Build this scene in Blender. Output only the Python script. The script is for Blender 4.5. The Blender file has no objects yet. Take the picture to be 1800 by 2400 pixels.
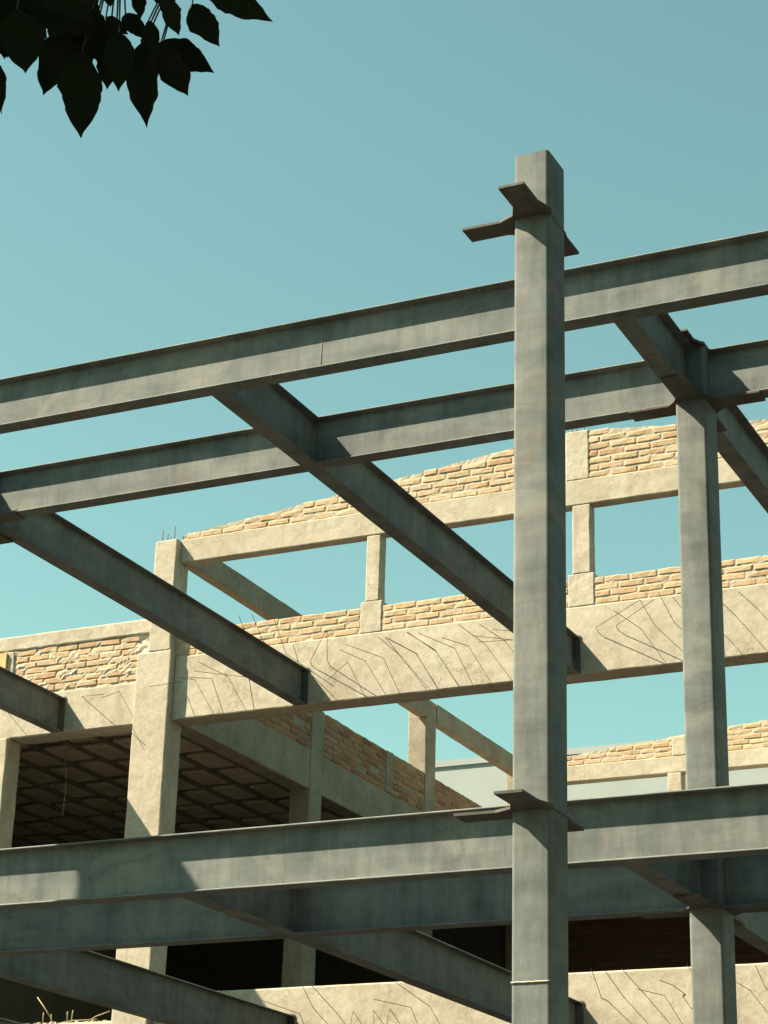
import bpy, bmesh, math, random
from mathutils import Vector, Matrix, noise

rnd = random.Random(7)
scene = bpy.context.scene
H = 1.6                                   # eye height: all heights below are measured from the eye

# ------------------------------------------------------------------ camera
YAW, PIT, ROLL, FPX = math.radians(25.8807), math.radians(21.6830), math.radians(1.6090), 5004.09
fw = Vector((-math.sin(YAW)*math.cos(PIT), math.cos(YAW)*math.cos(PIT), math.sin(PIT)))
r0 = Vector((math.cos(YAW), math.sin(YAW), 0)); u0 = r0.cross(fw)
rt = r0*math.cos(ROLL) + u0*math.sin(ROLL); up = -r0*math.sin(ROLL) + u0*math.cos(ROLL)
cam_data = bpy.data.cameras.new('camera')
cam_data.sensor_fit = 'VERTICAL'; cam_data.sensor_height = 24.0; cam_data.lens = FPX/2400*24.0
cam_data.clip_start = 0.05; cam_data.clip_end = 6000
cam = bpy.data.objects.new('camera', cam_data); scene.collection.objects.link(cam)
cam.matrix_world = Matrix((( rt.x, up.x, -fw.x, 0), (rt.y, up.y, -fw.y, 0), (rt.z, up.z, -fw.z, H), (0, 0, 0, 1)))
scene.camera = cam

# ------------------------------------------------------------------ light
SUN = Vector((0.78, 0.397, -1.0)).normalized()       # the way the sunlight travels
elev = math.asin(-SUN.z)
world = bpy.data.worlds.new('World'); scene.world = world; world.use_nodes = True
wn = world.node_tree.nodes; wl = world.node_tree.links
sky = wn.new('ShaderNodeTexSky'); sky.sky_type = 'NISHITA'; sky.sun_disc = False
sky.sun_elevation = elev; sky.sun_rotation = math.atan2(-SUN.x, -SUN.y)
sky.air_density = 1.0; sky.dust_density = 0.5; sky.ozone_density = 1.0
tint = wn.new('ShaderNodeMix'); tint.data_type = 'RGBA'; tint.blend_type = 'MULTIPLY'
tint.inputs[0].default_value = 1.0
tint.inputs[7].default_value = (1.0, 1.265, 0.775, 1)
wl.new(sky.outputs[0], tint.inputs[6])
wl.new(tint.outputs[2], wn['Background'].inputs[0]); wn['Background'].inputs[1].default_value = 0.0505
sun_data = bpy.data.lights.new('sun', 'SUN'); sun_data.energy = 5.0; sun_data.angle = math.radians(0.5)
sun_data.color = (1.0, 0.88, 0.68)
sun = bpy.data.objects.new('sun', sun_data); scene.collection.objects.link(sun)
sun.rotation_euler = SUN.to_track_quat('-Z', 'Y').to_euler(); sun.location = (-20, -10, 40)
vs = scene.view_settings
vs.view_transform = 'Standard'; vs.look = 'None'; vs.exposure = 1.91; vs.gamma = 1.0; vs.use_curve_mapping = False

# ------------------------------------------------------------------ helpers
col = scene.collection
def add(o, parent=None, kind=None, label=None, cat=None, group=None):
    col.objects.link(o)
    if parent is not None:
        o.parent = parent
        o.matrix_parent_inverse = WM[parent.name].inverted()
        WM[o.name] = WM[parent.name] @ WM[parent.name].inverted() @ Matrix.LocRotScale(o.location, o.rotation_euler, o.scale)
    else:
        WM[o.name] = Matrix.LocRotScale(o.location, o.rotation_euler, o.scale)
    if kind: o['kind'] = kind
    if label: o['label'] = label
    if cat: o['category'] = cat
    if group: o['group'] = group
    return o
WM = {}
def empty(name, loc, **k):
    o = bpy.data.objects.new(name, None); o.location = loc; o.empty_display_size = 0.3
    return add(o, **k)
def mesh_obj(name, verts, faces, mat, parent=None, loc=(0, 0, 0), smooth=False, **k):
    me = bpy.data.meshes.new(name); me.from_pydata(verts, [], faces); me.update()
    if mat: me.materials.append(mat)
    if smooth:
        for p in me.polygons: p.use_smooth = True
    o = bpy.data.objects.new(name, me); o.location = loc
    return add(o, parent, **k)
BOXF = [(0, 3, 2, 1), (4, 5, 6, 7), (0, 1, 5, 4), (1, 2, 6, 5), (2, 3, 7, 6), (3, 0, 4, 7)]
def box(name, x0, x1, y0, y1, z0, z1, mat, parent=None, **k):
    """plain box, heights measured from the eye"""
    c = Vector(((x0+x1)/2, (y0+y1)/2, (z0+z1)/2 + H)); a, b, d = (x1-x0)/2, (y1-y0)/2, (z1-z0)/2
    v = [(sx*a, sy*b, sz*d) for sz in (-1, 1) for sx, sy in ((-1, -1), (1, -1), (1, 1), (-1, 1))]
    return mesh_obj(name, v, BOXF, mat, parent, c, **k)
def grid_box(a, b, d, step, amp, cham, seed, fq=6.0, maxn=60):
    """subdivided box, half sizes a b d, slightly uneven faces, chipped edges; returns bmesh"""
    bm = bmesh.new()
    n = [max(2, min(maxn, int(round(2*q/step)))) for q in (a, b, d)]
    def ticks(q, m):
        c = min(cham, q*0.4)
        return [-q, -q+c] + [-q+c+(2*q-2*c)*i/(m) for i in range(1, m)] + [q-c, q]
    T = [ticks(q, m) for q, m in zip((a, b, d), n)]
    vd = {}
    sv = Vector((seed*3.17, seed*1.91, seed*0.73))
    L = [len(t)-1 for t in T]
    def V(i, j, k):
        key = (i, j, k)
        if key in vd: return vd[key]
        p = Vector((T[0][i], T[1][j], T[2][k]))
        on = [i in (0, L[0]), j in (0, L[1]), k in (0, L[2])]
        if sum(on) >= 2:                                 # round the edges off unevenly
            wob = cham*(0.45 + 0.75*max(0, noise.noise((p+sv)*9)))
            for ax, q in enumerate((a, b, d)):
                if on[ax]: p[ax] -= math.copysign(wob*0.55, p[ax])
        nz = noise.noise_vector((p+sv)*fq)
        p += nz*amp
        vd[key] = bm.verts.new(p); return vd[key]
    def quad(f):
        try: bm.faces.new(f)
        except ValueError: pass
    for i in range(L[0]):
        for j in range(L[1]):
            quad((V(i, j, 0), V(i, j+1, 0), V(i+1, j+1, 0), V(i+1, j, 0)))
            quad((V(i, j, L[2]), V(i+1, j, L[2]), V(i+1, j+1, L[2]), V(i, j+1, L[2])))
    for i in range(L[0]):
        for k in range(L[2]):
            quad((V(i, 0, k), V(i+1, 0, k), V(i+1, 0, k+1), V(i, 0, k+1)))
            quad((V(i, L[1], k), V(i, L[1], k+1), V(i+1, L[1], k+1), V(i+1, L[1], k)))
    for j in range(L[1]):
        for k in range(L[2]):
            quad((V(0, j, k), V(0, j, k+1), V(0, j+1, k+1), V(0, j+1, k)))
            quad((V(L[0], j, k), V(L[0], j+1, k), V(L[0], j+1, k+1), V(L[0], j, k+1)))
    return bm
SEED = [1]
def rough(name, x0, x1, y0, y1, z0, z1, mat, parent=None, step=0.16, amp=0.0035, cham=0.014, **k):
    SEED[0] += 1
    bm = grid_box((x1-x0)/2, (y1-y0)/2, (z1-z0)/2, step, amp, cham, SEED[0], fq=14.0 if step < 0.05 else 6.0)
    me = bpy.data.meshes.new(name); bm.to_mesh(me); bm.free(); me.materials.append(mat)
    o = bpy.data.objects.new(name, me); o.location = ((x0+x1)/2, (y0+y1)/2, (z0+z1)/2 + H)
    return add(o, parent, **k)
def tube_geo(pts, rad, sides=6):
    pts = [Vector(p) for p in pts]; verts = []; faces = []
    n = len(pts); prev = None
    for i, p in enumerate(pts):
        t = (pts[min(i+1, n-1)] - pts[max(i-1, 0)]).normalized()
        ref = prev if prev is not None else (Vector((0, 0, 1)) if abs(t.z) < 0.9 else Vector((1, 0, 0)))
        s = t.cross(ref).normalized(); w = s.cross(t).normalized(); prev = w
        rr = rad[i] if isinstance(rad, (list, tuple)) else rad
        for j in range(sides):
            a = 2*math.pi*j/sides; verts.append(p + (s*math.cos(a) + w*math.sin(a))*rr)
    for i in range(n-1):
        for j in range(sides):
            k = (j+1) % sides
            faces.append((i*sides+j, i*sides+k, (i+1)*sides+k, (i+1)*sides+j))
    faces.append(tuple(range(sides))[::-1]); faces.append(tuple((n-1)*sides+j for j in range(sides)))
    return verts, faces
def tube(name, pts, rad, mat, parent=None, sides=6, smooth=True, **k):
    """pts: heights from the eye"""
    b = Vector(pts[0]) + Vector((0, 0, H))
    v, f = tube_geo([Vector(p) + Vector((0, 0, H)) - b for p in pts], rad, sides)
    return mesh_obj(name, v, f, mat, parent, b, smooth, **k)
def prism(name, poly, z0, z1, mat, parent=None, **k):
    """extruded outline in plan"""
    cx = sum(p[0] for p in poly)/len(poly); cy = sum(p[1] for p in poly)/len(poly); n = len(poly)
    v = [(x-cx, y-cy, 0) for x, y in poly] + [(x-cx, y-cy, z1-z0) for x, y in poly]
    f = [tuple(range(n))[::-1], tuple(range(n, 2*n))] + [(i, (i+1) % n, n+(i+1) % n, n+i) for i in range(n)]
    return mesh_obj(name, v, f, mat, parent, (cx, cy, z0+H), **k)
def ray(x, y): return ((x-900)*rt - (y-1200)*up)/FPX + fw       # photo pixel (1800 x 2400) -> direction
def on_y(x, y, Y): d = ray(x, y); return d*(Y/d.y)

# ------------------------------------------------------------------ materials
def new_mat(name):
    m = bpy.data.materials.new(name); m.use_nodes = True
    nt = m.node_tree; b = nt.nodes['Principled BSDF']
    return m, nt, b
def N(nt, t, **k):
    n = nt.nodes.new(t)
    for a, v in k.items(): setattr(n, a, v)
    return n
def noise_n(nt, vec, scale, detail=6, rough=0.6, dist=0.0):
    n = N(nt, 'ShaderNodeTexNoise'); n.inputs['Scale'].default_value = scale
    n.inputs['Detail'].default_value = detail; n.inputs['Roughness'].default_value = rough
    n.inputs['Distortion'].default_value = dist
    nt.links.new(vec, n.inputs['Vector']); return n
def ramp(nt, fac, stops):
    r = N(nt, 'ShaderNodeValToRGB'); e = r.color_ramp.elements
    while len(e) > 1: e.remove(e[-1])
    e[0].position, e[0].color = stops[0][0], (*stops[0][1], 1) if len(stops[0][1]) == 3 else stops[0][1]
    for p, c in stops[1:]:
        q = e.new(p); q.color = (*c, 1) if len(c) == 3 else c
    nt.links.new(fac, r.inputs[0]); return r
def mix(nt, fac, a, b, mode='MIX'):
    m = N(nt, 'ShaderNodeMix', data_type='RGBA', blend_type=mode)
    for s, v in ((0, fac), (6, a), (7, b)):
        if hasattr(v, 'is_linked') or hasattr(v, 'links'): nt.links.new(v, m.inputs[s])
        elif s == 0: m.inputs[0].default_value = v
        else: m.inputs[s].default_value = (*v, 1)
    return m.outputs[2]
def world_pos(nt, scale=(1, 1, 1)):
    g = N(nt, 'ShaderNodeNewGeometry')
    m = N(nt, 'ShaderNodeMapping'); m.inputs['Scale'].default_value = scale
    nt.links.new(g.outputs['Position'], m.inputs['Vector']); return m.outputs[0]
def bump(nt, b, height, strength, dist):
    n = N(nt, 'ShaderNodeBump'); n.inputs['Strength'].default_value = strength; n.inputs['Distance'].default_value = dist
    nt.links.new(height, n.inputs['Height']); nt.links.new(n.outputs[0], b.inputs['Normal'])

def concrete_mat(name, c0, c1, c2, stain=(0.20, 0.16, 0.11), board=0.0):
    m, nt, b = new_mat(name)
    p = world_pos(nt); ps = world_pos(nt, (3, 3, 0.5))
    n1 = noise_n(nt, p, 2.2, 8, 0.65); n2 = noise_n(nt, p, 14, 6, 0.7); n3 = noise_n(nt, ps, 2.0, 5, 0.6, 0.6); n4 = noise_n(nt, p, 90, 3, 0.6)
    base = ramp(nt, n1.outputs[0], [(0.30, c0), (0.5, c1), (0.72, c2)]).outputs[0]
    f2 = ramp(nt, n2.outputs[0], [(0.35, (0.80,)*3), (0.6, (1.06,)*3)]).outputs[0]
    c = mix(nt, 0.8, base, f2, 'MULTIPLY')
    f3 = ramp(nt, n3.outputs[0], [(0.56, (0,)*3), (0.78, (1,)*3)]).outputs[0]
    mm = N(nt, 'ShaderNodeMath', operation='MULTIPLY'); nt.links.new(f3, mm.inputs[0]); mm.inputs[1].default_value = 0.42
    c = mix(nt, mm.outputs[0], c, stain)
    pit = ramp(nt, n4.outputs[0], [(0.28, (0.62,)*3), (0.38, (1,)*3)]).outputs[0]
    c = mix(nt, 0.8, c, pit, 'MULTIPLY')
    vo = N(nt, 'ShaderNodeTexVoronoi', feature='DISTANCE_TO_EDGE'); vo.inputs['Scale'].default_value = 1.7
    dn = noise_n(nt, p, 3.0, 6, 0.7); dm = N(nt, 'ShaderNodeMix', data_type='RGBA', blend_type='LINEAR_LIGHT'); dm.inputs[0].default_value = 0.35
    nt.links.new(p, dm.inputs[6]); nt.links.new(dn.outputs['Color'], dm.inputs[7]); nt.links.new(dm.outputs[2], vo.inputs['Vector'])
    ck = ramp(nt, vo.outputs['Distance'], [(0.0, (1,)*3), (0.006, (1,)*3), (0.012, (0,)*3)]).outputs[0]
    cm = ramp(nt, noise_n(nt, p, 0.8, 3, 0.5).outputs[0], [(0.52, (0,)*3), (0.60, (0.55,)*3)]).outputs[0]
    c = mix(nt, mix(nt, 1.0, ck, cm, 'MULTIPLY'), c, (0.10, 0.08, 0.055))
    nt.links.new(c, b.inputs['Base Color']); b.inputs['Roughness'].default_value = 0.93
    b.inputs['Specular IOR Level'].default_value = 0.2
    ad = N(nt, 'ShaderNodeMath', operation='ADD'); nt.links.new(n2.outputs[0], ad.inputs[0])
    m5 = N(nt, 'ShaderNodeMath', operation='MULTIPLY'); nt.links.new(n4.outputs[0], m5.inputs[0]); m5.inputs[1].default_value = 0.45
    nt.links.new(m5.outputs[0], ad.inputs[1])
    bump(nt, b, ad.outputs[0], 0.5, 0.007)
    return m
M_CON = concrete_mat('cast_concrete', (0.335, 0.287, 0.213), (0.39, 0.340, 0.263), (0.44, 0.393, 0.312))
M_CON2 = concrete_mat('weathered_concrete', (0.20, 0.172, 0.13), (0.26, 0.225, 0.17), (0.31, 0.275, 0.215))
M_MORT = concrete_mat('mortar', (0.33, 0.275, 0.20), (0.40, 0.34, 0.26), (0.46, 0.40, 0.31))
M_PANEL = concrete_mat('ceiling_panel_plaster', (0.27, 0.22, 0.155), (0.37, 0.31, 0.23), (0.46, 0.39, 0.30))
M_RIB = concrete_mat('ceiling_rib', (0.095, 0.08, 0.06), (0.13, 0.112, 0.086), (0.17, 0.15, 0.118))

def brick_mat(name, tones, dark):
    m, nt, b = new_mat(name)
    oi = N(nt, 'ShaderNodeObjectInfo'); p = world_pos(nt)
    base = ramp(nt, oi.outputs['Random'], tones).outputs[0]
    n1 = noise_n(nt, p, 18, 7, 0.7); n2 = noise_n(nt, p, 5, 4, 0.6)
    f = ramp(nt, n1.outputs[0], [(0.3, (0.72,)*3), (0.62, (1.1,)*3)]).outputs[0]
    c = mix(nt, 0.85, base, f, 'MULTIPLY')
    g = ramp(nt, n2.outputs[0], [(0.50, (0,)*3), (0.72, (0.55,)*3)]).outputs[0]
    c = mix(nt, g, c, dark)
    nt.links.new(c, b.inputs['Base Color']); b.inputs['Roughness'].default_value = 0.95
    b.inputs['Specular IOR Level'].default_value = 0.15
    bump(nt, b, n1.outputs[0], 0.6, 0.012)
    return m
M_BRICK = brick_mat('clay_brick', [(0.0, (0.37, 0.245, 0.145)), (0.3, (0.43, 0.31, 0.185)), (0.55, (0.40, 0.28, 0.175)), (0.8, (0.46, 0.36, 0.235)), (1.0, (0.34, 0.205, 0.12))], (0.43, 0.36, 0.27))
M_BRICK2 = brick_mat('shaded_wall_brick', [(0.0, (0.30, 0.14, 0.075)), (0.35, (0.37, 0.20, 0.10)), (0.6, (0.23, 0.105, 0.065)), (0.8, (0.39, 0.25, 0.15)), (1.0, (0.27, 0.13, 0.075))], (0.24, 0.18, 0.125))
M_BRICK3 = brick_mat('shade_dark_brick', [(0.0, (0.12, 0.065, 0.045)), (0.5, (0.15, 0.08, 0.05)), (1.0, (0.10, 0.055, 0.04))], (0.09, 0.065, 0.05))  # rear wall brick, the recess's deep shade put into its colour

def steel_mat(name, c0, c1, c2, rust=0.42):
    m, nt, b = new_mat(name)
    p = world_pos(nt); ps = world_pos(nt, (1.5, 1.5, 0.25)); ph = world_pos(nt, (0.35, 0.35, 2.2))
    n1 = noise_n(nt, p, 3.0, 7, 0.62, 0.4); n2 = noise_n(nt, ps, 7, 6, 0.65); n3 = noise_n(nt, ph, 4, 6, 0.65); n4 = noise_n(nt, p, 60, 4, 0.7)
    base = ramp(nt, n1.outputs[0], [(0.28, c0), (0.5, c1), (0.74, c2)]).outputs[0]
    f2 = ramp(nt, n2.outputs[0], [(0.30, (0.66,)*3), (0.62, (1.08,)*3)]).outputs[0]
    c = mix(nt, 0.8, base, f2, 'MULTIPLY')
    f3 = ramp(nt, n3.outputs[0], [(0.35, (0.78,)*3), (0.6, (1.06,)*3)]).outputs[0]
    c = mix(nt, 0.75, c, f3, 'MULTIPLY')
    n6 = noise_n(nt, world_pos(nt, (6, 6, 0.35)), 2.6, 5, 0.7)               # runs down the faces
    f6 = ramp(nt, n6.outputs[0], [(0.60, (0,)*3), (0.72, (0.45,)*3)]).outputs[0]
    c = mix(nt, f6, c, (0.075, 0.080, 0.072))
    n7 = noise_n(nt, p, 0.9, 9, 0.75, 1.2)                                    # chalky dust
    f7 = ramp(nt, n7.outputs[0], [(0.52, (0,)*3), (0.66, (0.5,)*3)]).outputs[0]
    c = mix(nt, f7, c, (0.255, 0.240, 0.20))
    n5 = noise_n(nt, p, 1.7, 9, 0.72, 0.8)
    rr = ramp(nt, n5.outputs[0], [(0.60, (0,)*3), (0.70, (rust,)*3)]).outputs[0]
    c = mix(nt, rr, c, (0.23, 0.12, 0.06))
    nt.links.new(c, b.inputs['Base Color'])
    rg = ramp(nt, n2.outputs[0], [(0.3, (0.52,)*3), (0.7, (0.72,)*3)]).outputs[0]
    nt.links.new(rg, b.inputs['Roughness']); b.inputs['Specular IOR Level'].default_value = 0.08
    bump(nt, b, n4.outputs[0], 0.18, 0.004)
    return m
M_STEEL = steel_mat('primed_steel', (0.110, 0.123, 0.119), (0.152, 0.163, 0.154), (0.198, 0.204, 0.187))
M_PLATE = steel_mat('bare_plate_steel', (0.08, 0.072, 0.06), (0.105, 0.098, 0.084), (0.14, 0.128, 0.108), 0.7)
def flat_mat(name, c, rough=0.8, var=0.25, scale=12):
    m, nt, b = new_mat(name); p = world_pos(nt); n = noise_n(nt, p, scale, 6, 0.65)
    f = ramp(nt, n.outputs[0], [(0.3, (1-var,)*3), (0.65, (1+var*0.4,)*3)]).outputs[0]
    cc = mix(nt, 1.0, c, f, 'MULTIPLY'); nt.links.new(cc, b.inputs['Base Color'])
    b.inputs['Roughness'].default_value = rough; bump(nt, b, n.outputs[0], 0.3, 0.01); return m
M_WELD = flat_mat('weld_bead', (0.30, 0.27, 0.21), 0.6, 0.3, 40)
M_REBAR = flat_mat('rusty_rebar', (0.085, 0.045, 0.028), 0.85, 0.5, 60)
M_WOOD = flat_mat('raw_wood', (0.55, 0.33, 0.13), 0.8, 0.3, 20)
M_SHADE_MORT = flat_mat('shade_dark_mortar', (0.075, 0.065, 0.052), 0.95, 0.3, 8)  # rear wall mortar, darkened to carry the shade under the gallery
M_BLOCKB = flat_mat('pale_plaster', (0.27, 0.30, 0.29), 0.9, 0.10, 0.5)
M_COPE = flat_mat('pale_coping', (0.36, 0.38, 0.36), 0.9, 0.15, 2)
M_GROUND = flat_mat('dark_asphalt', (0.040, 0.036, 0.031), 0.97, 0.35, 0.6)
M_BARK = flat_mat('bark', (0.035, 0.028, 0.02), 0.95, 0.4, 25)
M_RUBBLE = flat_mat('rubble', (0.36, 0.30, 0.22), 0.95, 0.4, 30)
M_DRY = flat_mat('dry_stalk', (0.30, 0.23, 0.13), 0.9, 0.3, 60)
def leaf_mat():
    m, nt, b = new_mat('leaf_green'); p = world_pos(nt); n = noise_n(nt, p, 14, 5, 0.6)
    c = ramp(nt, n.outputs[0], [(0.3, (0.009, 0.014, 0.008)), (0.7, (0.017, 0.024, 0.012))]).outputs[0]
    nt.links.new(c, b.inputs['Base Color']); b.inputs['Roughness'].default_value = 0.85
    b.inputs['Specular IOR Level'].default_value = 0.06; return m
M_LEAF = leaf_mat()

# ------------------------------------------------------------------ ground
gv = []; gf = []; G = 24; R = 2500.0
ticks = [math.copysign(abs(t)**3, t)*R for t in [(-1 + 2*i/G) for i in range(G+1)]]
for y in ticks:
    for x in ticks:
        gv.append((x, y, 0.05*noise.noise(Vector((x*0.12, y*0.12, 0))) - 0.05))
for j in range(G):
    for i in range(G): gf.append((j*(G+1)+i, j*(G+1)+i+1, (j+1)*(G+1)+i+1, (j+1)*(G+1)+i))
mesh_obj('ground', gv, gf, M_GROUND, kind='structure')

# ------------------------------------------------------------------ brick helper
def brick_meshes(mat, L, D, Hh, n=8):
    out = []
    for i in range(n):
        bm = bmesh.new(); a, b, d = L/2, D/2, Hh/2; vd = {}
        xs = [-a, -a+0.013, 0.0, a-0.013, a]; zs = [-d, -d+0.009, d-0.009, d]
        sv = Vector((i*5.3, i*2.1, i*7.7))
        def V(ix, iy, iz):
            k = (ix, iy, iz)
            if k in vd: return vd[k]
            p = Vector((xs[ix], (-b, b)[iy], zs[iz]))
            e = (ix in (0, 4)) + (iz in (0, 3))
            if iy == 0: p.y += (0.0, 0.006, 0.010)[e]
            q = noise.noise_vector(p*13+sv)*0.0085; q.y *= 0.6
            p += q
            vd[k] = bm.verts.new(p); return vd[k]
        for ix in range(4):
            for iz in range(3): bm.faces.new((V(ix, 0, iz), V(ix+1, 0, iz), V(ix+1, 0, iz+1), V(ix, 0, iz+1)))
        for iz in range(3):
            bm.faces.new((V(0, 0, iz), V(0, 0, iz+1), V(0, 1, iz+1), V(0, 1, iz)))
            bm.faces.new((V(4, 0, iz), V(4, 1, iz), V(4, 1, iz+1), V(4, 0, iz+1)))
        for ix in range(4):
            bm.faces.new((V(ix, 0, 3), V(ix+1, 0, 3), V(ix+1, 1, 3), V(ix, 1, 3)))
            bm.faces.new((V(ix, 0, 0), V(ix, 1, 0), V(ix+1, 1, 0), V(ix+1, 0, 0)))
        me = bpy.data.meshes.new('brick'); bm.to_mesh(me); bm.free(); me.materials.append(mat)
        for p in me.polygons: p.use_smooth = False
        out.append(me)
    return out
BL, BD, BH = 0.275, 0.06, 0.064
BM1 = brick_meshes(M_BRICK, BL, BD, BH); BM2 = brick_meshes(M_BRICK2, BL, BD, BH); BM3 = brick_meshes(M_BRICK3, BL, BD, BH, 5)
def lay_bricks(wall, u0_, u1_, z0, courses, pitch, top, face, axis='x', meshes=BM1, seed=0, ulen=0.29, sit=0.0065, skip=0.0):
    """courses of single bricks in a wall; face = coordinate of the mortar face, top(u) the wall's upper line"""
    rg = random.Random(seed)
    for c in range(courses):
        zb = z0 + c*pitch + 0.0065; zt = zb + BH
        u = u0_ - (0.145 if c % 2 else 0.0) + rg.uniform(-0.03, 0.03)
        while u < u1_ - 0.02:
            ln = ulen*rg.uniform(0.93, 1.05)
            a, b = max(u+0.0075, u0_+0.006), min(u+ln-0.0075, u1_-0.006)
            u += ln
            if b-a < 0.05: continue
            for _ in range(12):                                # cut to the wall's upper line
                if min(top(a), top(b)) >= zt-0.004: break
                if top(a) < top(b): a += 0.02
                else: b -= 0.02
            if b-a < 0.07 or min(top(a), top(b)) < zt-0.02: continue
            if rg.random() < skip: continue
            o = bpy.data.objects.new('brick', rg.choice(meshes))
            off = sit*rg.uniform(0.55, 1.15)
            dz = rg.uniform(-0.003, 0.003)
            if axis == 'x':
                o.location = ((a+b)/2, face - off + BD/2, (zb+zt)/2 + dz + H); o.rotation_euler = (rg.uniform(-.03, .03), rg.uniform(-.012, .012), rg.uniform(-.014, .014))
            else:                                              # wall runs along y and is seen from +x
                o.location = (face + off - BD/2, (a+b)/2, (zb+zt)/2 + dz + H); o.rotation_euler = (rg.uniform(-.03, .03), rg.uniform(-.012, .012), math.pi/2 + rg.uniform(-.014, .014))
            o.scale = ((b-a)/BL, 1, rg.uniform(0.95, 1.05))
            add(o, wall)
def mortar_wall(name, u0_, u1_, z0, top, front, back, parent, mat=M_MORT, axis='x', step=0.035, rag=0.012, lump=0.0055, **k):
    """mortar body of a brick wall, its upper edge following top(u) unevenly"""
    n = max(4, int((u1_-u0_)/step)); m = max(4, min(40, int((top((u0_+u1_)/2)-z0)/(step*0.8)))); V = []; F = []
    sd = rnd.uniform(0, 50)
    for side, y in ((0, front), (1, back)):
        for i in range(n+1):
            u = u0_ + (u1_-u0_)*i/n
            zt = top(u) + rag*noise.noise(Vector((u*6, sd, side*0.3)))*1.5
            for j in range(m+1):
                z = z0 + (zt-z0)*j/m
                sgn = (-1 if axis == 'x' else 1)*(1 if side == 0 else 0)
                yy = y + sgn*(lump*noise.noise(Vector((u*7, z*11, sd))) + lump*0.8*noise.noise(Vector((u*23, z*31, sd+5))))
                V.append((u, yy, z+H) if axis == 'x' else (yy, u, z+H))
    W = m+1; S = (n+1)*W
    for i in range(n):
        for j in range(m):
            a = i*W+j; F.append((a, a+W, a+W+1, a+1)); F.append((S+a, S+a+1, S+a+W+1, S+a+W))
        a = i*W+m; F.append((a, a+W, S+a+W, S+a)); a = i*W; F.append((a, S+a, S+a+W, a+W))
    for a0 in (0, n*W):
        for j in range(m):
            a = a0+j; F.append((a, a+1, S+a+1, S+a) if a0 == 0 else (a, S+a, S+a+1, a+1))
    return mesh_obj(name, V, F, mat, parent, **k)

# ------------------------------------------------------------------ the concrete and brick building
YF = 19.75
bld = empty('unfinished_building', (-8.0, 25.0, 0), label='unfinished cream concrete and brick building behind the grey steel frame', cat='building')
GB = -1.65                                    # a little below ground, from the eye
# front columns
def concrete_column(x0, x1, y0, y1, z0, z1, m=M_CON, nm='column', **k): return rough(nm, x0, x1, y0, y1, z0, z1, m, bld, step=0.2, **k)
c1 = concrete_column(-12.60, -12.155, 19.65, 19.985, GB, 7.40)
c1u = concrete_column(-12.46, -12.172, 19.652, 19.95, 7.402, 8.745)
concrete_column(-14.62, -14.318, 19.70, 19.985, GB, 6.592)
def post(x0, x1):                              # a window post, thicker where it is cast against the bricks
    p = rough('window_post', x0, x1, 19.752, 19.905, 7.70, 8.474, M_CON, bld, step=0.1)
    rough('post_footing', x0-0.05, x1+0.035, 19.753, 19.90, 7.342, 7.702, M_CON, bld, step=0.045, amp=0.0028, cham=0.010)
    return p
for a, b in ((-9.787, -9.614), (-7.372, -7.17), (-4.93, -4.75)): post(a, b)
concrete_column(-2.55, -2.1, 19.65, 19.985, GB, 8.745)
# floor beams of the front
def rebars(beam, bars, base_y, reach):
    """bent starter bars cast into a beam; each given as photo points from the face outwards"""
    for bp in bars:
        q = on_y(*bp[0], base_y); pts = [q + Vector((0, 0.05, 0)), q]
        n = len(bp)-1
        for i, t in enumerate(bp[1:], 1):
            pts.append(on_y(*t, base_y - reach*rnd.uniform(0.92, 1.08)*i/n if i == n else base_y - reach*0.12))
        # the stirrup leg first comes straight out of the face
        out = [pts[0]]
        for a, b in zip(pts, pts[1:]):
            out.append(b)
        tube('rebar', out, 0.0033, M_REBAR, beam, 6)
C5 = lambda x, y: (550+x/3.318, 1400+y/3.318)
Q5 = lambda x, y: (x/1.8433, 1300+y/1.8433)
Q6 = lambda x, y: (900+x/1.8433, 1300+y/1.8433)
LR = lambda x, y: (1300+x/3.318, 2050+y/3.318)
LM = lambda x, y: (500+x/3.318, 2150+y/3.318)
f1 = rough('floor_beam', -12.155, -2.1, YF, 20.05, 6.60, 7.34, M_CON, bld, step=0.14, amp=0.003, cham=0.016)
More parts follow.
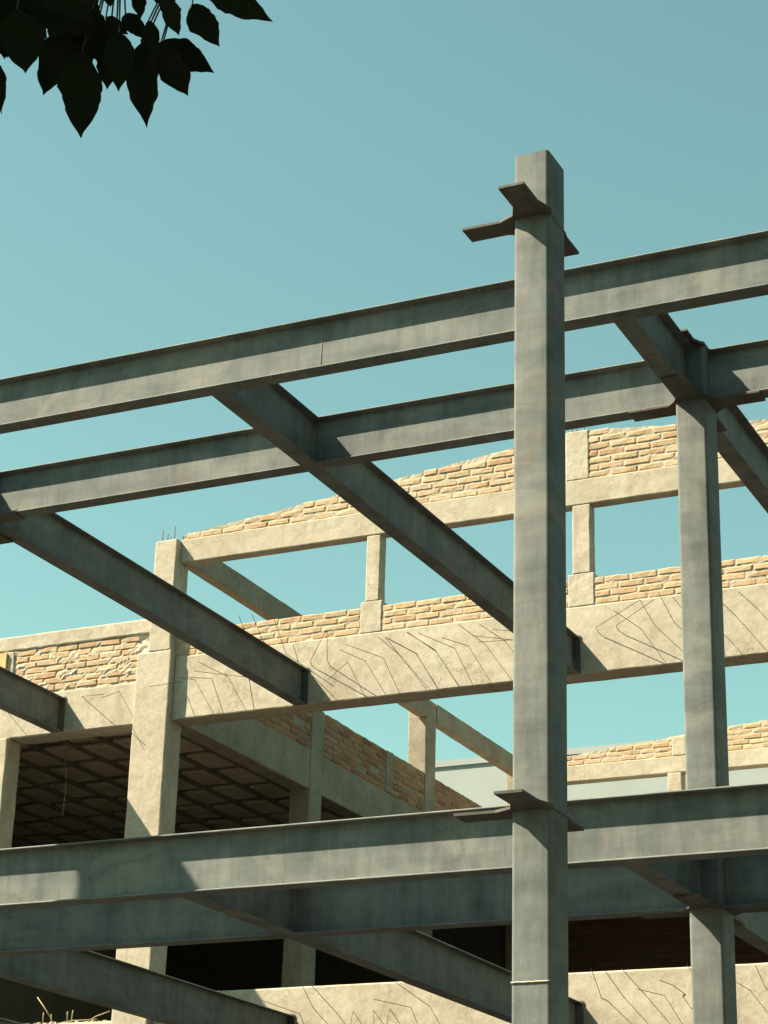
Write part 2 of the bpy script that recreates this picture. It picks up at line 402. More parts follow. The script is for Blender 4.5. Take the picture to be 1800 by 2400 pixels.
rebars(f1, [[C5(600, 530), C5(588, 495), C5(700, 275)], [C5(745, 540), C5(720, 490), C5(718, 262)], [C5(880, 500), C5(720, 645)],
    [C5(1015, 495), C5(820, 408)], [C5(1155, 470), C5(860, 365)], [C5(1290, 455), C5(1118, 310)], [C5(1415, 437), C5(1185, 315)],
    [C5(1565, 420), C5(1340, 268)], [C5(400, 440), C5(295, 135)], [C5(215, 330), C5(135, 130)], [C5(95, 300), C5(30, 140)], [C5(495, 500), C5(455, 370)],
    [Q6(70, 438), Q6(5, 356)], [Q6(138, 427), Q6(15, 362)], [Q6(222, 412), Q6(98, 335)], [Q6(305, 405), Q6(148, 338)], [Q6(365, 395), Q6(250, 358)],
    [Q6(435, 385), Q6(320, 300)], [Q6(525, 375), Q6(412, 300)], [Q6(590, 372), Q6(380, 350)], [Q6(640, 362), Q6(405, 378)], [Q6(700, 345), Q6(467, 322)],
    [Q6(925, 335), Q6(915, 315), Q6(1105, 195)], [Q6(1010, 325), Q6(1004, 305), Q6(1165, 195)], [Q6(1110, 320), Q6(990, 240)], [Q6(1170, 305), Q6(1105, 195)], [Q6(1255, 295), Q6(1185, 162)],
    [Q6(1330, 280), Q6(1247, 183)], [Q6(1400, 270), Q6(1310, 170)], [Q6(1520, 265), Q6(1440, 190)], [Q6(1620, 240), Q6(1532, 160)], [Q6(1700, 230), Q6(1645, 85)],
    [Q5(785, 548), Q5(645, 570)], [Q5(840, 540), Q5(755, 530)], [Q5(915, 535), Q5(760, 527)], [Q5(985, 527), Q5(855, 462)], [Q5(1075, 530), Q5(840, 503)]], YF, 0.34)
f1l = rough('floor_beam', -14.9, -12.60, YF, 20.05, 6.594, 7.10, M_CON, bld, step=0.14, amp=0.003, cham=0.016)
rebars(f1l, [[Q5(515, 590), Q5(440, 618)], [Q5(352, 612), Q5(450, 603)], [Q5(40, 690), Q5(10, 640)]], YF, 0.34)
f2 = rough('top_beam', -12.172, -2.1, YF, 19.907, 8.474, 8.765, M_CON, bld, step=0.12, amp=0.003, cham=0.013)
f1p = rough('floor_beam', -12.155, -2.1, YF, 20.05, 2.86, 3.572, M_CON, bld, step=0.12, amp=0.003, cham=0.018)
rebars(f1p, [[LR(362, 960), LR(345, 900), LR(285, 735)], [LR(540, 955), LR(390, 745)], [LR(715, 945), LR(525, 735)], [LR(855, 940), LR(645, 890)], [LR(1015, 930), LR(920, 860), LR(815, 820)],
    [LR(1180, 930), LR(1030, 700)], [LR(1520, 900), LR(1400, 830)], [LR(1640, 880), LR(1560, 700)],
    [LM(670, 750), LM(360, 640)], [LM(810, 745), LM(770, 690), LM(695, 540)], [LM(960, 745), LM(765, 530)], [LM(1535, 700), LM(1245, 635)], [LM(1680, 690), LM(1410, 500)],
    [LM(1085, 730), LM(1068, 830)], [LM(1245, 720), LM(1250, 830)], [LM(1372, 710), LM(1350, 830)]], YF, 0.34)
f1pl = rough('floor_beam', -14.9, -12.60, YF, 20.05, 2.86, 3.31, M_CON, bld, step=0.12, amp=0.01, cham=0.02)
# brick strip under the openings
sill_top = lambda u: 7.642
w = mortar_wall('sill_wall', -12.172, -2.55, 7.338, lambda u: 7.63, 19.765, 19.90, bld, rag=0.016)
segs = [(-12.172, -9.837), (-9.579, -7.422), (-7.135, -4.98), (-4.715, -3.2)]
for i, (a, b) in enumerate(segs): lay_bricks(w, a, b, 7.338, 4, 0.0765, lambda u: 7.66, 19.765, seed=11+i)
# gable
def rake(u): return 9.335 - abs(u+7.27)*0.107
gw = mortar_wall('gable_wall', -12.172, -7.44, 8.763, lambda u: rake(u)+0.004, 19.766, 19.89, bld)
lay_bricks(gw, -12.172, -7.46, 8.763, 8, 0.0805, lambda u: rake(u)+0.014, 19.766, seed=31)
gw2 = mortar_wall('gable_wall', -7.17, -2.3, 8.763, lambda u: rake(u)+0.004, 19.766, 19.89, bld)
lay_bricks(gw2, -7.19, -3.6, 8.763, 8, 0.0805, lambda u: rake(u)+0.014, 19.766, seed=32)
rough('ridge_pier', -7.44, -7.18, 19.753, 19.90, 8.765, 9.335, M_CON, bld, step=0.045, amp=0.0028, cham=0.012)
# bars left standing on the column and the pier
for (x, y, z, h) in ((-12.41, 19.72, 8.74, 0.16), (-12.33, 19.70, 8.74, 0.10), (-12.25, 19.72, 8.74, 0.19), (-12.22, 19.88, 8.74, 0.12), (-12.40, 19.88, 8.74, 0.14),
                     (-7.38, 19.80, 9.33, 0.10), (-7.35, 19.86, 9.33, 0.12), (-7.24, 19.80, 9.33, 0.09)):
    tube('rebar', [(x, y, z-0.05), (x, y, z), (x+rnd.uniform(-.006, .006), y, z+h)], 0.0055, M_REBAR, bld)
# left bay: parapet of bricks with a concrete coping
lw = mortar_wall('parapet_wall', -14.36, -12.47, 7.098, lambda u: 7.66, 19.762, 19.90, bld, lump=0.019)
lay_bricks(lw, -14.33, -12.64, 7.12, 7, 0.0775, lambda u: 7.668, 19.763, seed=41, sit=0.009)
rough('coping', -15.2, -12.462, 19.742, 19.93, 7.662, 7.848, M_CON, bld, step=0.12, amp=0.005, cham=0.02)
rough('parapet_pier', -14.66, -14.36, 19.748, 19.92, 7.10, 7.66, M_CON, bld, step=0.1, amp=0.01)
# side frame line running back from the corner column
XW = -12.175
for (y0, y1, z1) in ((23.185, 23.525, 7.73), (26.67, 27.015, 8.82)):
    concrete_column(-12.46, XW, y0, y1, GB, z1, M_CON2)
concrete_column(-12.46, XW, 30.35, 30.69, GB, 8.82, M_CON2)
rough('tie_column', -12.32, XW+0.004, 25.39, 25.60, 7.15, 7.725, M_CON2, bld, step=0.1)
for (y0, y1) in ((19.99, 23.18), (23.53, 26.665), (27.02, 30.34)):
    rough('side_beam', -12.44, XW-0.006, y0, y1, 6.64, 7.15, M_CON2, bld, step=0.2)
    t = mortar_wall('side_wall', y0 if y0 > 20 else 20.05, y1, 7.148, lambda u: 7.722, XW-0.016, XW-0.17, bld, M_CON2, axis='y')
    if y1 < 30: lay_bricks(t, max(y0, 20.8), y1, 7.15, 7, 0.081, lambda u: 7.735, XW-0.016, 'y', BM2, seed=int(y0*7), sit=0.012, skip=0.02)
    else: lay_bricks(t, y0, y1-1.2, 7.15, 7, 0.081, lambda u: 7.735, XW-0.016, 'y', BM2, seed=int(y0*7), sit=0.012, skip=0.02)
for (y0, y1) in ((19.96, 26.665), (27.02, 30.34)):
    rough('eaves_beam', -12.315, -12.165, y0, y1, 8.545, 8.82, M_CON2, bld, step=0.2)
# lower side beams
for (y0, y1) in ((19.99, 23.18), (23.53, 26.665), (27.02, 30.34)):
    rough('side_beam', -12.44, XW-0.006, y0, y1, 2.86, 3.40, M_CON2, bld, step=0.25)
# coffered ceiling of the left room
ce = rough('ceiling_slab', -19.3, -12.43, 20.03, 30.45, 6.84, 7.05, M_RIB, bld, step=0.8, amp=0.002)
PX, PY = 0.495, 0.80
pme = []
for i in range(4):
    bm = grid_box(0.195, 0.315, 0.02, 0.12, 0.008, 0.03, 70+i, fq=5, maxn=5)
    me = bpy.data.meshes.new('ceiling_panel'); bm.to_mesh(me); bm.free(); me.materials.append(M_PANEL); pme.append(me)
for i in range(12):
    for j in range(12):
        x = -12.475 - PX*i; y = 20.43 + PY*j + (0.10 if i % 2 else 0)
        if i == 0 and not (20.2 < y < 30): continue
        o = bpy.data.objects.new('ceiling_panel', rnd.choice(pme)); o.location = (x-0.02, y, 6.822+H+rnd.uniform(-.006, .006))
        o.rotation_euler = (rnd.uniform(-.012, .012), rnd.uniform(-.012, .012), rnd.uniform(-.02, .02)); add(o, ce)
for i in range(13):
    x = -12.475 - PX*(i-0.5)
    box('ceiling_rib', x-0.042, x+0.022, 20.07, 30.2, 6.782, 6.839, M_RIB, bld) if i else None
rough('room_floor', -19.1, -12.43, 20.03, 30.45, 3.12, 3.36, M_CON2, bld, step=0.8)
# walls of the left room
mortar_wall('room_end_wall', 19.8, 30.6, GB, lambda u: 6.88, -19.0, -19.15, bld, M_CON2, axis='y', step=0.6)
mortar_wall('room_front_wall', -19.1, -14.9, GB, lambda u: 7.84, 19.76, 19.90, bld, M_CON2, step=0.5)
# rear gallery and the rear gable
YR = 30.5
rw = mortar_wall('rear_wall', -19.1, -2.0, GB, lambda u: 6.9 if u < -12.2 else 6.59, YR+0.03, YR+0.2, bld, M_SHADE_MORT, step=0.3)
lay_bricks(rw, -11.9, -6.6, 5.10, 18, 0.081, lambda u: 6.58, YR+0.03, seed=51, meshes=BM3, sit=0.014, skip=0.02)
rough('gallery_slab', -12.17, -2.0, 26.45, 30.52, 6.60, 6.84, M_CON2, bld, step=0.6)
for a in (-9.75, -7.28, -4.8): rough('gallery_post', a-0.11, a+0.11, YR-0.01, YR+0.21, 6.84, 8.46, M_CON, bld, step=0.2)
rough('rear_beam', -12.17, -2.1, YR, YR+0.20, 8.46, 8.72, M_CON, bld, step=0.2)
def rrake(u): return 9.235 - abs(u+7.27)*0.085
g3 = mortar_wall('rear_gable_wall', -12.17, -2.3, 8.718, lambda u: rrake(u)+0.004, YR+0.016, YR+0.16, bld)
lay_bricks(g3, -12.1, -7.3, 8.72, 7, 0.081, lambda u: rrake(u)+0.014, YR+0.016, seed=61)
rough('rear_pier', -9.78, -9.56, YR-0.004, YR+0.17, 8.72, 9.03, M_CON, bld, step=0.08)

# loose things on the building
def plank():
    box('wood_plank', -14.545, -14.455, 19.715, 19.742, 7.36, 7.64, M_WOOD, label='short raw wood plank leaning on the left brick parapet', cat='plank')
plank()
wv, wf = tube_geo([Vector(p) for p in ((0, 0, 0), (-0.01, 0, -0.3), (0.012, 0.01, -0.62), (0.0, 0, -0.95))], 0.004)
mesh_obj('hanging_wire', wv, wf, M_DRY, loc=(-14.10, 20.62, 6.80+H), smooth=True, label='thin wire hanging from the dark coffered ceiling at left', cat='wire')
# rubble and bent bars lying on the low floor beam at the left
rv = []; rf = []
for i in range(90):
    c = Vector((rnd.uniform(-14.2, -12.63), rnd.uniform(19.78, 20.02), 3.315)); s = rnd.uniform(0.008, 0.03)
    b0 = len(rv)
    for sz in (-1, 1):
        for sx, sy in ((-1, -1), (1, -1), (1, 1), (-1, 1)):
            rv.append((c.x+sx*s*rnd.uniform(.6, 1.3), c.y+sy*s*rnd.uniform(.6, 1.2), c.z+(sz+0.6)*s*0.6*rnd.uniform(.7, 1.1)+H))
    rf += [tuple(b0+k for k in f) for f in BOXF]
mesh_obj('rubble', rv, rf, M_RUBBLE, kind='stuff', label='crumbled mortar rubble on the low concrete beam at left', cat='rubble')
for (a, b) in (((-13.45, 3.31), (-13.70, 3.62)), ((-13.10, 3.32), (-12.75, 3.43)), ((-13.62, 3.31), (-13.60, 3.45)), ((-13.50, 3.31), (-13.50, 3.43)), ((-13.30, 3.31), (-13.29, 3.45)), ((-13.25, 3.31), (-13.22, 3.46)), ((-13.55, 3.33), (-12.9, 3.35))):
    tube('rebar', [(a[0], 19.88, a[1]-0.02), ((a[0]+b[0])/2, 19.86, (a[1]+b[1])/2+0.01), (b[0], 19.85, b[1])], 0.006, M_DRY, f1pl)

# ------------------------------------------------------------------ neighbouring pale building far behind
nb = empty('pale_block', (-22, 48, 0), label='plain pale grey block seen through the far window openings', cat='building')
box('wall', -48, 4, 45, 57, GB, 13.12, M_BLOCKB, nb)
box('parapet_coping', -48.05, 4.05, 44.96, 57.05, 13.12, 13.27, M_BLOCKB, nb)

# ------------------------------------------------------------------ steel frame
fr = empty('steel_frame', (-4.286, 10.945, 0), label='grey welded steel frame of columns and I-beams in front of the building', cat='steel frame')
BW, BT, WT, BHT = 0.145, 0.012, 0.009, 0.405
ZU, ZL = 6.603, 2.875                        # underside of the beams, two levels
YA, YB = 12.298, 13.862
GX = {0: -13.67, 1: -10.525, 2: -7.372, 3: -4.23, 5: 2.06}
def flange(x0, x1, y0, y1, z0, z1, parent, name, along):
    a, b = ((y1-y0)/2 if along == 'x' else (x1-x0)/2), (z1-z0)/2
    L = ((x1-x0) if along == 'x' else (y1-y0))/2; c = 0.0055
    prof = [(-a+0.002, -b), (a-0.002, -b), (a, -b+0.002), (a, b-c), (a-c, b), (-a+c, b), (-a, b-c), (-a, -b+0.002)]
    V = []
    for t in (-L, L):
        for q, z in prof: V.append((t, q, z) if along == 'x' else (-q, t, z))
    n = 8; F = [tuple(range(n))[::-1], tuple(range(n, 2*n))] + [(i, (i+1) % n, n+(i+1) % n, n+i) for i in range(n)]
    F = [f[::-1] for f in F]
    return mesh_obj(name, V, F, M_STEEL, parent, ((x0+x1)/2, (y0+y1)/2, (z0+z1)/2+H))
def beam_x(x0, x1, yc, z, fx0=None, fx1=None, parent=fr):
    fx0 = x0 if fx0 is None else fx0; fx1 = x1 if fx1 is None else fx1
    b = box('steel_beam', x0, x1, yc-WT/2, yc+WT/2, z+BT, z+BHT-BT, M_STEEL, parent)
    flange(fx0, fx1, yc-BW/2, yc+BW/2, z, z+BT, b, 'bottom_flange', 'x')
    flange(fx0, fx1, yc-BW/2, yc+BW/2, z+BHT-BT, z+BHT, b, 'top_flange', 'x')
    return b
def beam_y(xc, y0, y1, z, fy0=None, fy1=None):
    fy0 = y0 if fy0 is None else fy0; fy1 = y1 if fy1 is None else fy1
    b = box('steel_beam', xc-WT/2, xc+WT/2, y0, y1, z+BT, z+BHT-BT, M_STEEL, fr)
    flange(xc-BW/2, xc+BW/2, fy0, fy1, z, z+BT, b, 'bottom_flange', 'y')
    flange(xc-BW/2, xc+BW/2, fy0, fy1, z+BHT-BT, z+BHT, b, 'top_flange', 'y')
    return b
def bead(name, pts, r, parent): return tube(name, pts, r, M_WELD, parent, 5)
CW, CD = 0.229, 0.29
def ring_plate(xc, yc, z, parent, wings, hw=0.083, reach=0.47, flare=0.14, t=0.014, nm='ring_plate'):
    """cross-shaped plate round a column; wings among 'l','r','f','b'"""
    a, b = CW/2+0.006, CD/2+0.006
    P = []
    def corner(sx, sy): P.append((xc+sx*a, yc+sy*b))
    order = [('f', 0, -1), ('r', 1, 0), ('b', 0, 1), ('l', -1, 0)]
    # walk counter-clockwise from front-left
    for w, sx, sy in order:
        if w == 'f':
            corner(-1, -1)
            if w in wings: P += [(xc-hw, yc-b-flare), (xc-hw, yc-reach-0.06), (xc+hw, yc-reach-0.06), (xc+hw, yc-b-flare)]
        if w == 'r':
            corner(1, -1)
            if w in wings: P += [(xc+a+flare, yc-hw), (xc+reach, yc-hw), (xc+reach, yc+hw), (xc+a+flare, yc+hw)]
        if w == 'b':
            corner(1, 1)
            if w in wings: P += [(xc+hw, yc+b+flare), (xc+hw, yc+reach), (xc-hw, yc+reach), (xc-hw, yc+b+flare)]
        if w == 'l':
            corner(-1, 1)
            if w in wings: P += [(xc-a-flare, yc+hw), (xc-reach, yc+hw), (xc-reach, yc-hw), (xc-a-flare, yc-hw)]
    return prism(nm, P, z, z+t, M_PLATE, parent)
def steel_column(xc, yc, ztop, seam=None):
    """box column of two channels: rounded corners, open top with a thick edge"""
    a, b, r, th = CW/2, CD/2, 0.022, 0.010
    def ring(ins):
        o = []
        for cx, cy, s in ((a-r, -b+r, -90), (a-r, b-r, 0), (-a+r, b-r, 90), (-a+r, -b+r, 180)):
            for k in range(6):
                t = math.radians(s + 90*k/5); o.append((cx+(r-ins)*math.cos(t), cy+(r-ins)*math.sin(t)))
        return o
    out, inn = ring(0), ring(th); n = len(out)
    zb = GB - 0.0; Hh = ztop - zb
    zs = [0.0] + [Hh*k/8 for k in range(1, 8)] + [Hh-0.012]
    V = []; F = []
    for z in zs: V += [(x, y, z) for x, y in out]
    jag = [0.006*noise.noise(Vector((i*0.7, xc, 0))) for i in range(n)]
    V += [(x, y, Hh+jag[i]) for i, (x, y) in enumerate(out)]; V += [(x, y, Hh+jag[i]) for i, (x, y) in enumerate(inn)]; V += [(x, y, Hh-0.35) for x, y in inn]
    m = len(zs)+1
    for k in range(m-1):
        for i in range(n):
            j = (i+1) % n; F.append((k*n+i, k*n+j, (k+1)*n+j, (k+1)*n+i))
    for k in (m-1, m):
        for i in range(n):
            j = (i+1) % n; F.append((k*n+i, k*n+j, (k+1)*n+j, (k+1)*n+i))
    F.append(tuple((m+1)*n+i for i in range(n))); F.append(tuple(range(n))[::-1])
    o = mesh_obj('steel_column', V, F, M_STEEL, fr, (xc, yc, zb+H), True)
    o.data.set_sharp_from_angle(angle=math.radians(40))
    if seam is not None:                                     # butt weld round the column
        pts = [(xc+x*1.008, yc+y*1.008, seam + 0.004*noise.noise(Vector((x*40, y*40, 3)))) for x, y in out]
        k = pts.index(max(pts, key=lambda p: p[1]-p[0])); 
        bead('weld_seam', [(xc-a-0.001, yc-b+0.03, seam)] + [(xc-a+0.004+ (CW-0.008)*i/14, yc-b-0.001, seam+0.003*noise.noise(Vector((i*1.3, 2, 5)))) for i in range(15)], 0.0055, o)
    return o
mc = steel_column(-4.286, 10.945, 7.052, 1.914)
# plates on the front column: three wings at the roof level, three at the floor level
def front_plate(dx, z, parent):
    P = [(-4.392, 10.755), (-4.348, 10.653), (-4.348, 10.415), (-4.182, 10.415), (-4.182, 10.653), (-4.141, 10.775), (-4.150, 10.800), (-4.170, 10.830), (-4.170, 11.10), (-4.182, 11.15), (-4.182, 11.369),
         (-4.352, 11.369), (-4.352, 11.15), (-4.425, 11.09), (-4.474, 10.982), (-4.505, 10.966), (-4.752, 10.966), (-4.752, 10.802), (-4.501, 10.806), (-4.425, 10.770)]
    return prism('ring_plate', [(x+dx, y) for x, y in P][::-1] if False else [(x+dx, y) for x, y in P], z, z+0.016, M_PLATE, parent)
front_plate(0, ZU, mc); front_plate(0, ZL-0.016, mc)
for dx in (-6.22, 6.29):
    c = steel_column(-4.286+dx, 10.945, 7.052); front_plate(dx, ZU-0.017, c); front_plate(dx, ZL-0.016, c)
# row of columns under the second line of beams
def row_column(xc):
    c = steel_column(xc, YB, ZU+BHT+0.035)
    for z in (ZU, ZL):
        ring_plate(xc, YB, z-0.016, c, 'lrfb', hw=0.084, reach=0.50, flare=0.07, t=0.0155)
        ring_plate(xc, YB, z+BHT+0.0005, c, 'fb', hw=0.074, reach=0.36, flare=0.10, t=0.0155)
    return c
RCX = {1: -10.66, 3: -4.195, 5: 2.10}
for g in RCX: row_column(RCX[g])
XL, XR = -13.75, 2.2
for lev, z in ((0, ZU), (1, ZL)):
    A = beam_x(XL, XR, YA, z)
    if lev == 0:
        for x in (-6.502,): bead('splice_weld', [(x, YA-WT/2-0.001, z+BT), (x+0.002, YA-WT/2-0.001, z+0.2), (x, YA-WT/2-0.001, z+BHT-BT)], 0.0025, A)
    # stiffeners behind the front beam where the cross beams land
    for g in (0, 1, 2, 3):
        xc = GX[g]
        if g in RCX:
            y_c0, y_c1 = YB-CD/2, YB+CD/2
            s1 = beam_y(xc, YA+WT/2+0.001, y_c0-0.001, z, YA+BW/2+0.001, y_c0-0.001)
            s2 = beam_y(xc, y_c1+0.001, YF-0.014, z)
        else:
            s2 = beam_y(xc, YA+WT/2+0.001, YF-0.014, z, YA+BW/2+0.001, YF-0.014)
        box('end_plate', xc-0.085, xc+0.085, YF-0.0135, YF-0.002, z+0.002, z+BHT+0.012, M_PLATE, s2)
    # second line, piece by piece between the cross beams and columns
    def edge(g, side):
        if g in RCX: return RCX[g] + side*(CW/2+0.001), RCX[g] + side*(CW/2+0.001)
        return GX[g] + side*(WT/2+0.001), GX[g] + side*(BW/2+0.001)
    for g0, g1 in ((0, 1), (1, 2), (2, 3), (3, 5)):
        a, fa = edge(g0, 1); b, fb = edge(g1, -1)
        s = beam_x(a, b, YB, z, fa, fb)
        for x in (a+0.003, b-0.003):
            bead('weld_bead', [(x, YB-WT/2-0.002, z+BT+0.004), (x+rnd.uniform(-.002, .002), YB-WT/2-0.002, z+0.2), (x, YB-WT/2-0.002, z+BHT-BT-0.004)], 0.0045, s)
# the cross beam from the off-frame front column to the front line
s = beam_y(GX[1], 11.10, YA-WT/2-0.001, ZU, 11.10, YA-BW/2-0.001)

s = beam_y(GX[1], 10.30, 10.79, ZU)
# ------------------------------------------------------------------ tree overhanging the camera
tree = empty('broadleaf_tree', (-3.3, 1.2, 0), label='dark broad-leaved branch hanging in from the upper left corner', cat='tree')
DL = 3.1
P1 = lambda x, y, d=DL: ray(x/1.8433, y/1.8433)*(d/ray(x/1.8433, y/1.8433).length)
def leaf_geo(length, width, curl, fold, wav, seed):
    """ovate leaf with a drawn-out tip, midrib along +y, lying in xy"""
    prof = [(0.0, 0.02), (0.06, 0.40), (0.16, 0.74), (0.30, 0.96), (0.42, 1.0), (0.55, 0.94), (0.68, 0.77), (0.79, 0.54), (0.87, 0.30), (0.93, 0.13), (1.0, 0.0)]
    prof = [(p[0]+(q[0]-p[0])*k/3, p[1]+(q[1]-p[1])*k/3) for p, q in zip(prof, prof[1:]) for k in range(3)] + [prof[-1]]
    V = []; F = []
    for i, (t, w) in enumerate(prof):
        for j, s in enumerate((-1, -0.5, 0, 0.5, 1)):
            e = 1 + 0.26*noise.noise(Vector((t*4+seed, s*2, seed))) + 0.12*noise.noise(Vector((t*11+seed, s*2, seed*3)))
            x = s*w*width/2*e; y = t*length
            z = -fold*abs(s)*w*width/2 - curl*length*(t-0.35)**2 + wav*width*0.12*noise.noise(Vector((t*5+seed*2, s*2, seed)))
            V.append(Vector((x, y, -z)))
    for i in range(len(prof)-1):
        for j in range(4):
            a = i*5+j; F.append((a, a+1, a+6, a+5))
    return V, F
twig_ends = []
def put_leaf(base, tip, wpx, parent, roll=0.0, seed=0.0):
    """base and tip as 3-D points from the eye; the blade turned mostly to the viewer"""
    base, tip = Vector(base), Vector(tip); ax = tip-base; L = ax.length; y = ax.normalized()
    view = ((base+tip)/2).normalized()
    z = (-view - y*(-view).dot(y)).normalized(); x = y.cross(z).normalized()
    rot = Matrix.Rotation(roll, 3, y); x = rot @ x; z = rot @ z
    V, F = leaf_geo(L, wpx, rnd.uniform(0.05, 0.25), rnd.uniform(0.05, 0.35), 1.0, seed)
    me = bpy.data.meshes.new('leaf'); me.from_pydata([(v.x*x + v.y*y + v.z*z)[:] for v in V], [], F); me.materials.append(M_LEAF)
    for p in me.polygons: p.use_smooth = True
    o = bpy.data.objects.new('leaf', me); o.location = base + Vector((0, 0, H)); add(o, parent)
limb_pts = [(-3.3, 1.2, 0.9), (-3.25, 1.3, 1.8), (-3.0, 1.55, 2.5), (-2.5, 1.9, 2.75), (-2.1, 2.15, 2.62), (-1.75, 2.35, 2.30), (-1.50, 2.45, 2.12)]
trunk = tube('trunk', [(-3.32, 1.15, -1.65), (-3.30, 1.2, -0.8), (-3.34, 1.18, 0.3), (-3.30, 1.2, 1.2), (-3.40, 1.15, 2.4), (-3.45, 1.0, 3.4)], [0.17, 0.14, 0.125, 0.12, 0.09, 0.05], M_BARK, tree, 10)
branch = tube('branch', limb_pts, [0.06, 0.05, 0.038, 0.028, 0.02, 0.014, 0.008], M_BARK, tree, 8)
# leaves in view: (base, tip, width) in pixels of the enlarged corner, distance offset
LV = [((350, 225), (343, 602), 172, 0), ((602, 192), (630, 548), 132, .02), ((690, 182), (816, 408), 138, .05), ((698, 178), (932, 312), 118, .10), ((828, 22), (950, 202), 118, .04), ((712, -20), (772, 158), 82, -.03),
      ((880, -70), (1174, 100), 118, .0), ((272, 135), (182, 404), 148, .06), ((70, 40), (106, 320), 195, -.04), ((515, 140), (512, 398), 118, .0), ((470, 190), (462, 384), 100, .07), ((-25, 250), (0, 490), 70, .02),
      ((395, 40), (440, 290), 120, .05), ((455, 74), (552, 148), 58, .03), ((596, -50), (610, 84), 62, .08), ((540, 60), (618, 170), 90, .11), ((640, 85), (672, 255), 66, -.02), ((470, -70), (478, 32), 60, .05), ((690, -60), (676, 18), 60, .0),
      ((120, -60), (190, 140), 180, .1), ((230, -50), (230, 140), 170, .03), ((300, -40), (380, 90), 120, -.05), ((330, 60), (360, 240), 140, .09), ((10, -40), (20, 260), 170, .13), ((60, -90), (100, 120), 190, .16), ((180, -60), (330, 190), 150, .18),
      ((420, 90), (560, 250), 100, .14), ((250, 150), (300, 350), 130, .15), ((350, -70), (352, 60), 80, .2), ((400, 130), (420, 270), 110, .2), ((300, 230), (345, 340), 80, .12), ((205, 240), (255, 350), 100, .2), ((620, -80), (600, 20), 60, .1), ((640, 150), (655, 255), 80, .12), ((150, -40), (160, 110), 150, .22), ((270, 20), (330, 150), 130, .25), ((430, -60), (400, 12), 40, .1),
      ((-30, -30), (60, 130), 190, .05), ((40, -80), (140, 60), 170, .1), ((100, 20), (60, 230), 170, .08), ((200, -70), (270, 60), 160, .0), ((-10, 60), (30, 250), 150, .1), ((270, -80), (330, 50), 130, .12), ((140, -30), (230, 110), 150, .14),
      ((300, 40), (400, 160), 120, .02), ((360, -10), (420, 110), 100, .1), ((220, 60), (290, 170), 110, .06), ((350, 110), (400, 260), 120, .16), ((500, 170), (550, 300), 90, .1), ((-40, 10), (10, 150), 160, .2), ((60, -110), (190, 30), 180, .2)]
px = DL/(FPX*1.8433)/1.0
tw = {}
hub = [Vector(P1(150, -260, 3.5)), Vector(P1(520, -240, 3.5)), Vector(P1(850, -260, 3.45))]
for k, (b, t, wd, dd) in enumerate(LV):
    B = P1(*b, DL+dd); T = P1(*t, DL+dd+rnd.uniform(-.03, .03))
    put_leaf(B, T, wd*px*1.04, branch, rnd.uniform(-0.35, 0.35), k*1.37)
    h = min(hub, key=lambda q: abs((q-B).dot(rt)))
    mid = (h*0.45 + B*0.55) + Vector((0, 0, 0.015))
    tube('leaf_stalk', [h, mid, B + (T-B)*0.03], [0.0026, 0.0017, 0.0012], M_BARK, branch, 5)
for h in hub:
    tube('twig', [Vector(limb_pts[4]), (Vector(limb_pts[5])*0.5+h*0.5)+Vector((0, 0, 0.12)), h], [0.012, 0.008, 0.003], M_BARK, branch, 6)
# the rest of the crown, out of the picture above and to the left
cv = []; cf = []
for i in range(2600):
    while True:
        c = Vector((rnd.gauss(-3.1, 0.9), rnd.gauss(1.1, 0.85), rnd.gauss(3.6, 0.75)))
        w = c.dot(fw)
        if c.z < 2.1: continue
        if w <= 0.1: break
        ix, iy = 900 + FPX*c.dot(rt)/w, 1200 - FPX*c.dot(up)/w
        if ix < -500 or iy < -420: break
    d = Vector((rnd.uniform(-1, 1), rnd.uniform(-1, 1), rnd.uniform(-1.2, -0.1))).normalized()
    s = d.cross(Vector((rnd.uniform(-1, 1), rnd.uniform(-1, 1), 0.3))).normalized(); L = rnd.uniform(0.08, 0.13); W = L*0.26; n_ = d.cross(s)*L*0.08
    b0 = len(cv); c.z += H
    cv += [c, c+d*L*0.3+s*W, c+d*L*0.35+n_, c+d*L*0.3-s*W, c+d*L*0.7+s*W*0.7, c+d*L*0.7-s*W*0.7, c+d*L]
    cf += [(b0, b0+1, b0+2), (b0, b0+2, b0+3), (b0+1, b0+4, b0+2), (b0+3, b0+2, b0+5), (b0+2, b0+4, b0+6), (b0+2, b0+6, b0+5)]
mesh_obj('crown', [v[:] for v in cv], cf, M_LEAF, tree, kind='stuff')
for k in range(7):
    a = k*0.9; tube('branch', [(-3.36, 1.17, 1.9+0.2*k), (-3.3+0.5*math.cos(a), 1.1+0.5*math.sin(a), 2.6+0.18*k), (-3.2+1.0*math.cos(a)*.8, 1.1+1.0*math.sin(a)*.8, 3.2+0.15*k)], [0.04, 0.025, 0.008], M_BARK, tree, 6)

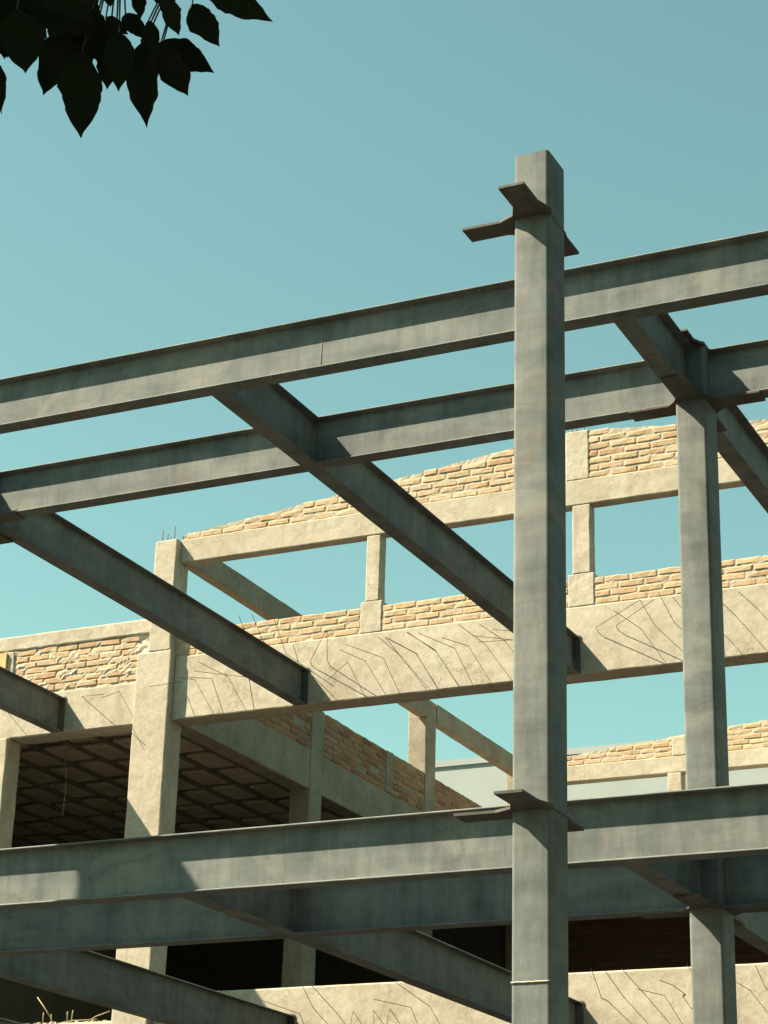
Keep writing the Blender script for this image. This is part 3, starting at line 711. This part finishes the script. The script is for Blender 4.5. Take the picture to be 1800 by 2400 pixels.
# ------------------------------------------------------------------ unseen trees added round the viewpoint to block sky light on the steel
def blocker_tree_meshes():
    rg = random.Random(5); cv = []; cf = []
    lumps = []
    for i in range(46):
        a = rg.uniform(0, 6.283); r = 3.6*math.sqrt(rg.random()); z = rg.uniform(5.0, 12.0)
        r *= math.sqrt(max(0.08, 1-((z-8.2)/4.6)**2)); lumps.append((Vector((r*math.cos(a), r*math.sin(a), z)), rg.uniform(0.8, 1.5)))
    for c, rr in lumps:
        for k in range(110):
            d = Vector((rg.gauss(0, 1), rg.gauss(0, 1), rg.gauss(0, 1))).normalized()
            p = c + d*rr*rg.uniform(0.55, 1.05)
            t = Vector((rg.gauss(0, 1), rg.gauss(0, 1), rg.gauss(-.4, 1))).normalized(); q = t.cross(d).normalized(); L = rg.uniform(.22, .38); W = L*0.5
            b0 = len(cv); cv += [p, p+t*L*.5+q*W, p+t*L, p+t*L*.5-q*W]; cf.append((b0, b0+1, b0+2, b0+3))
    me = bpy.data.meshes.new('crown'); me.from_pydata([v[:] for v in cv], [], cf); me.materials.append(M_LEAF2)
    v, f = tube_geo([(0, 0, -0.1), (0.05, 0, 2.0), (-0.05, 0.08, 4.5), (0.1, 0, 7.5), (0, 0.1, 10.5)], [0.32, 0.25, 0.21, 0.14, 0.05], 10)
    tm = bpy.data.meshes.new('trunk'); tm.from_pydata([p[:] for p in v], [], f); tm.materials.append(M_BARK)
    lm = []
    for k in range(6):
        a = k*1.05; v, f = tube_geo([(0, 0, 3.6+0.5*k), (1.1*math.cos(a), 1.1*math.sin(a), 5.2+0.6*k), (2.6*math.cos(a), 2.6*math.sin(a), 6.3+0.75*k)], [0.11, 0.08, 0.03], 7)
        b = bpy.data.meshes.new('branch'); b.from_pydata([p[:] for p in v], [], f); b.materials.append(M_BARK); lm.append(b)
    return me, tm, lm
M_LEAF2 = flat_mat('blocker_leaf', (0.035, 0.055, 0.022), 0.8, 0.4, 3)
crown_me, trunk_me, limb_me = blocker_tree_meshes()
for i, (x, y, sc, lab) in enumerate(((7.6, -1.5, 1.0, 'nearest added sky-blocking tree on the right, outside the picture'), (8.2, 7.0, 1.08, 'second added sky-blocking tree on the right, outside the picture'), (8.6, 15.5, 1.1, 'farthest added sky-blocking tree on the right, outside the picture'),
                                     (3.4, -8.0, 1.05, 'added sky-blocking tree behind the viewpoint on the right side'), (-4.2, -9.0, 1.1, 'added sky-blocking tree straight behind the viewpoint'))):
    t = empty('blocker_tree', (x, y, 0), label=lab, cat='tree', group='added sky-blocking trees outside the picture')
    for nm, me in [('crown', crown_me), ('trunk', trunk_me)] + [('branch', b) for b in limb_me]:
        o = bpy.data.objects.new(nm, me); o.location = (x, y, 0); o.rotation_euler = (0, 0, i*1.3); o.scale = (sc, sc, sc); add(o, t)
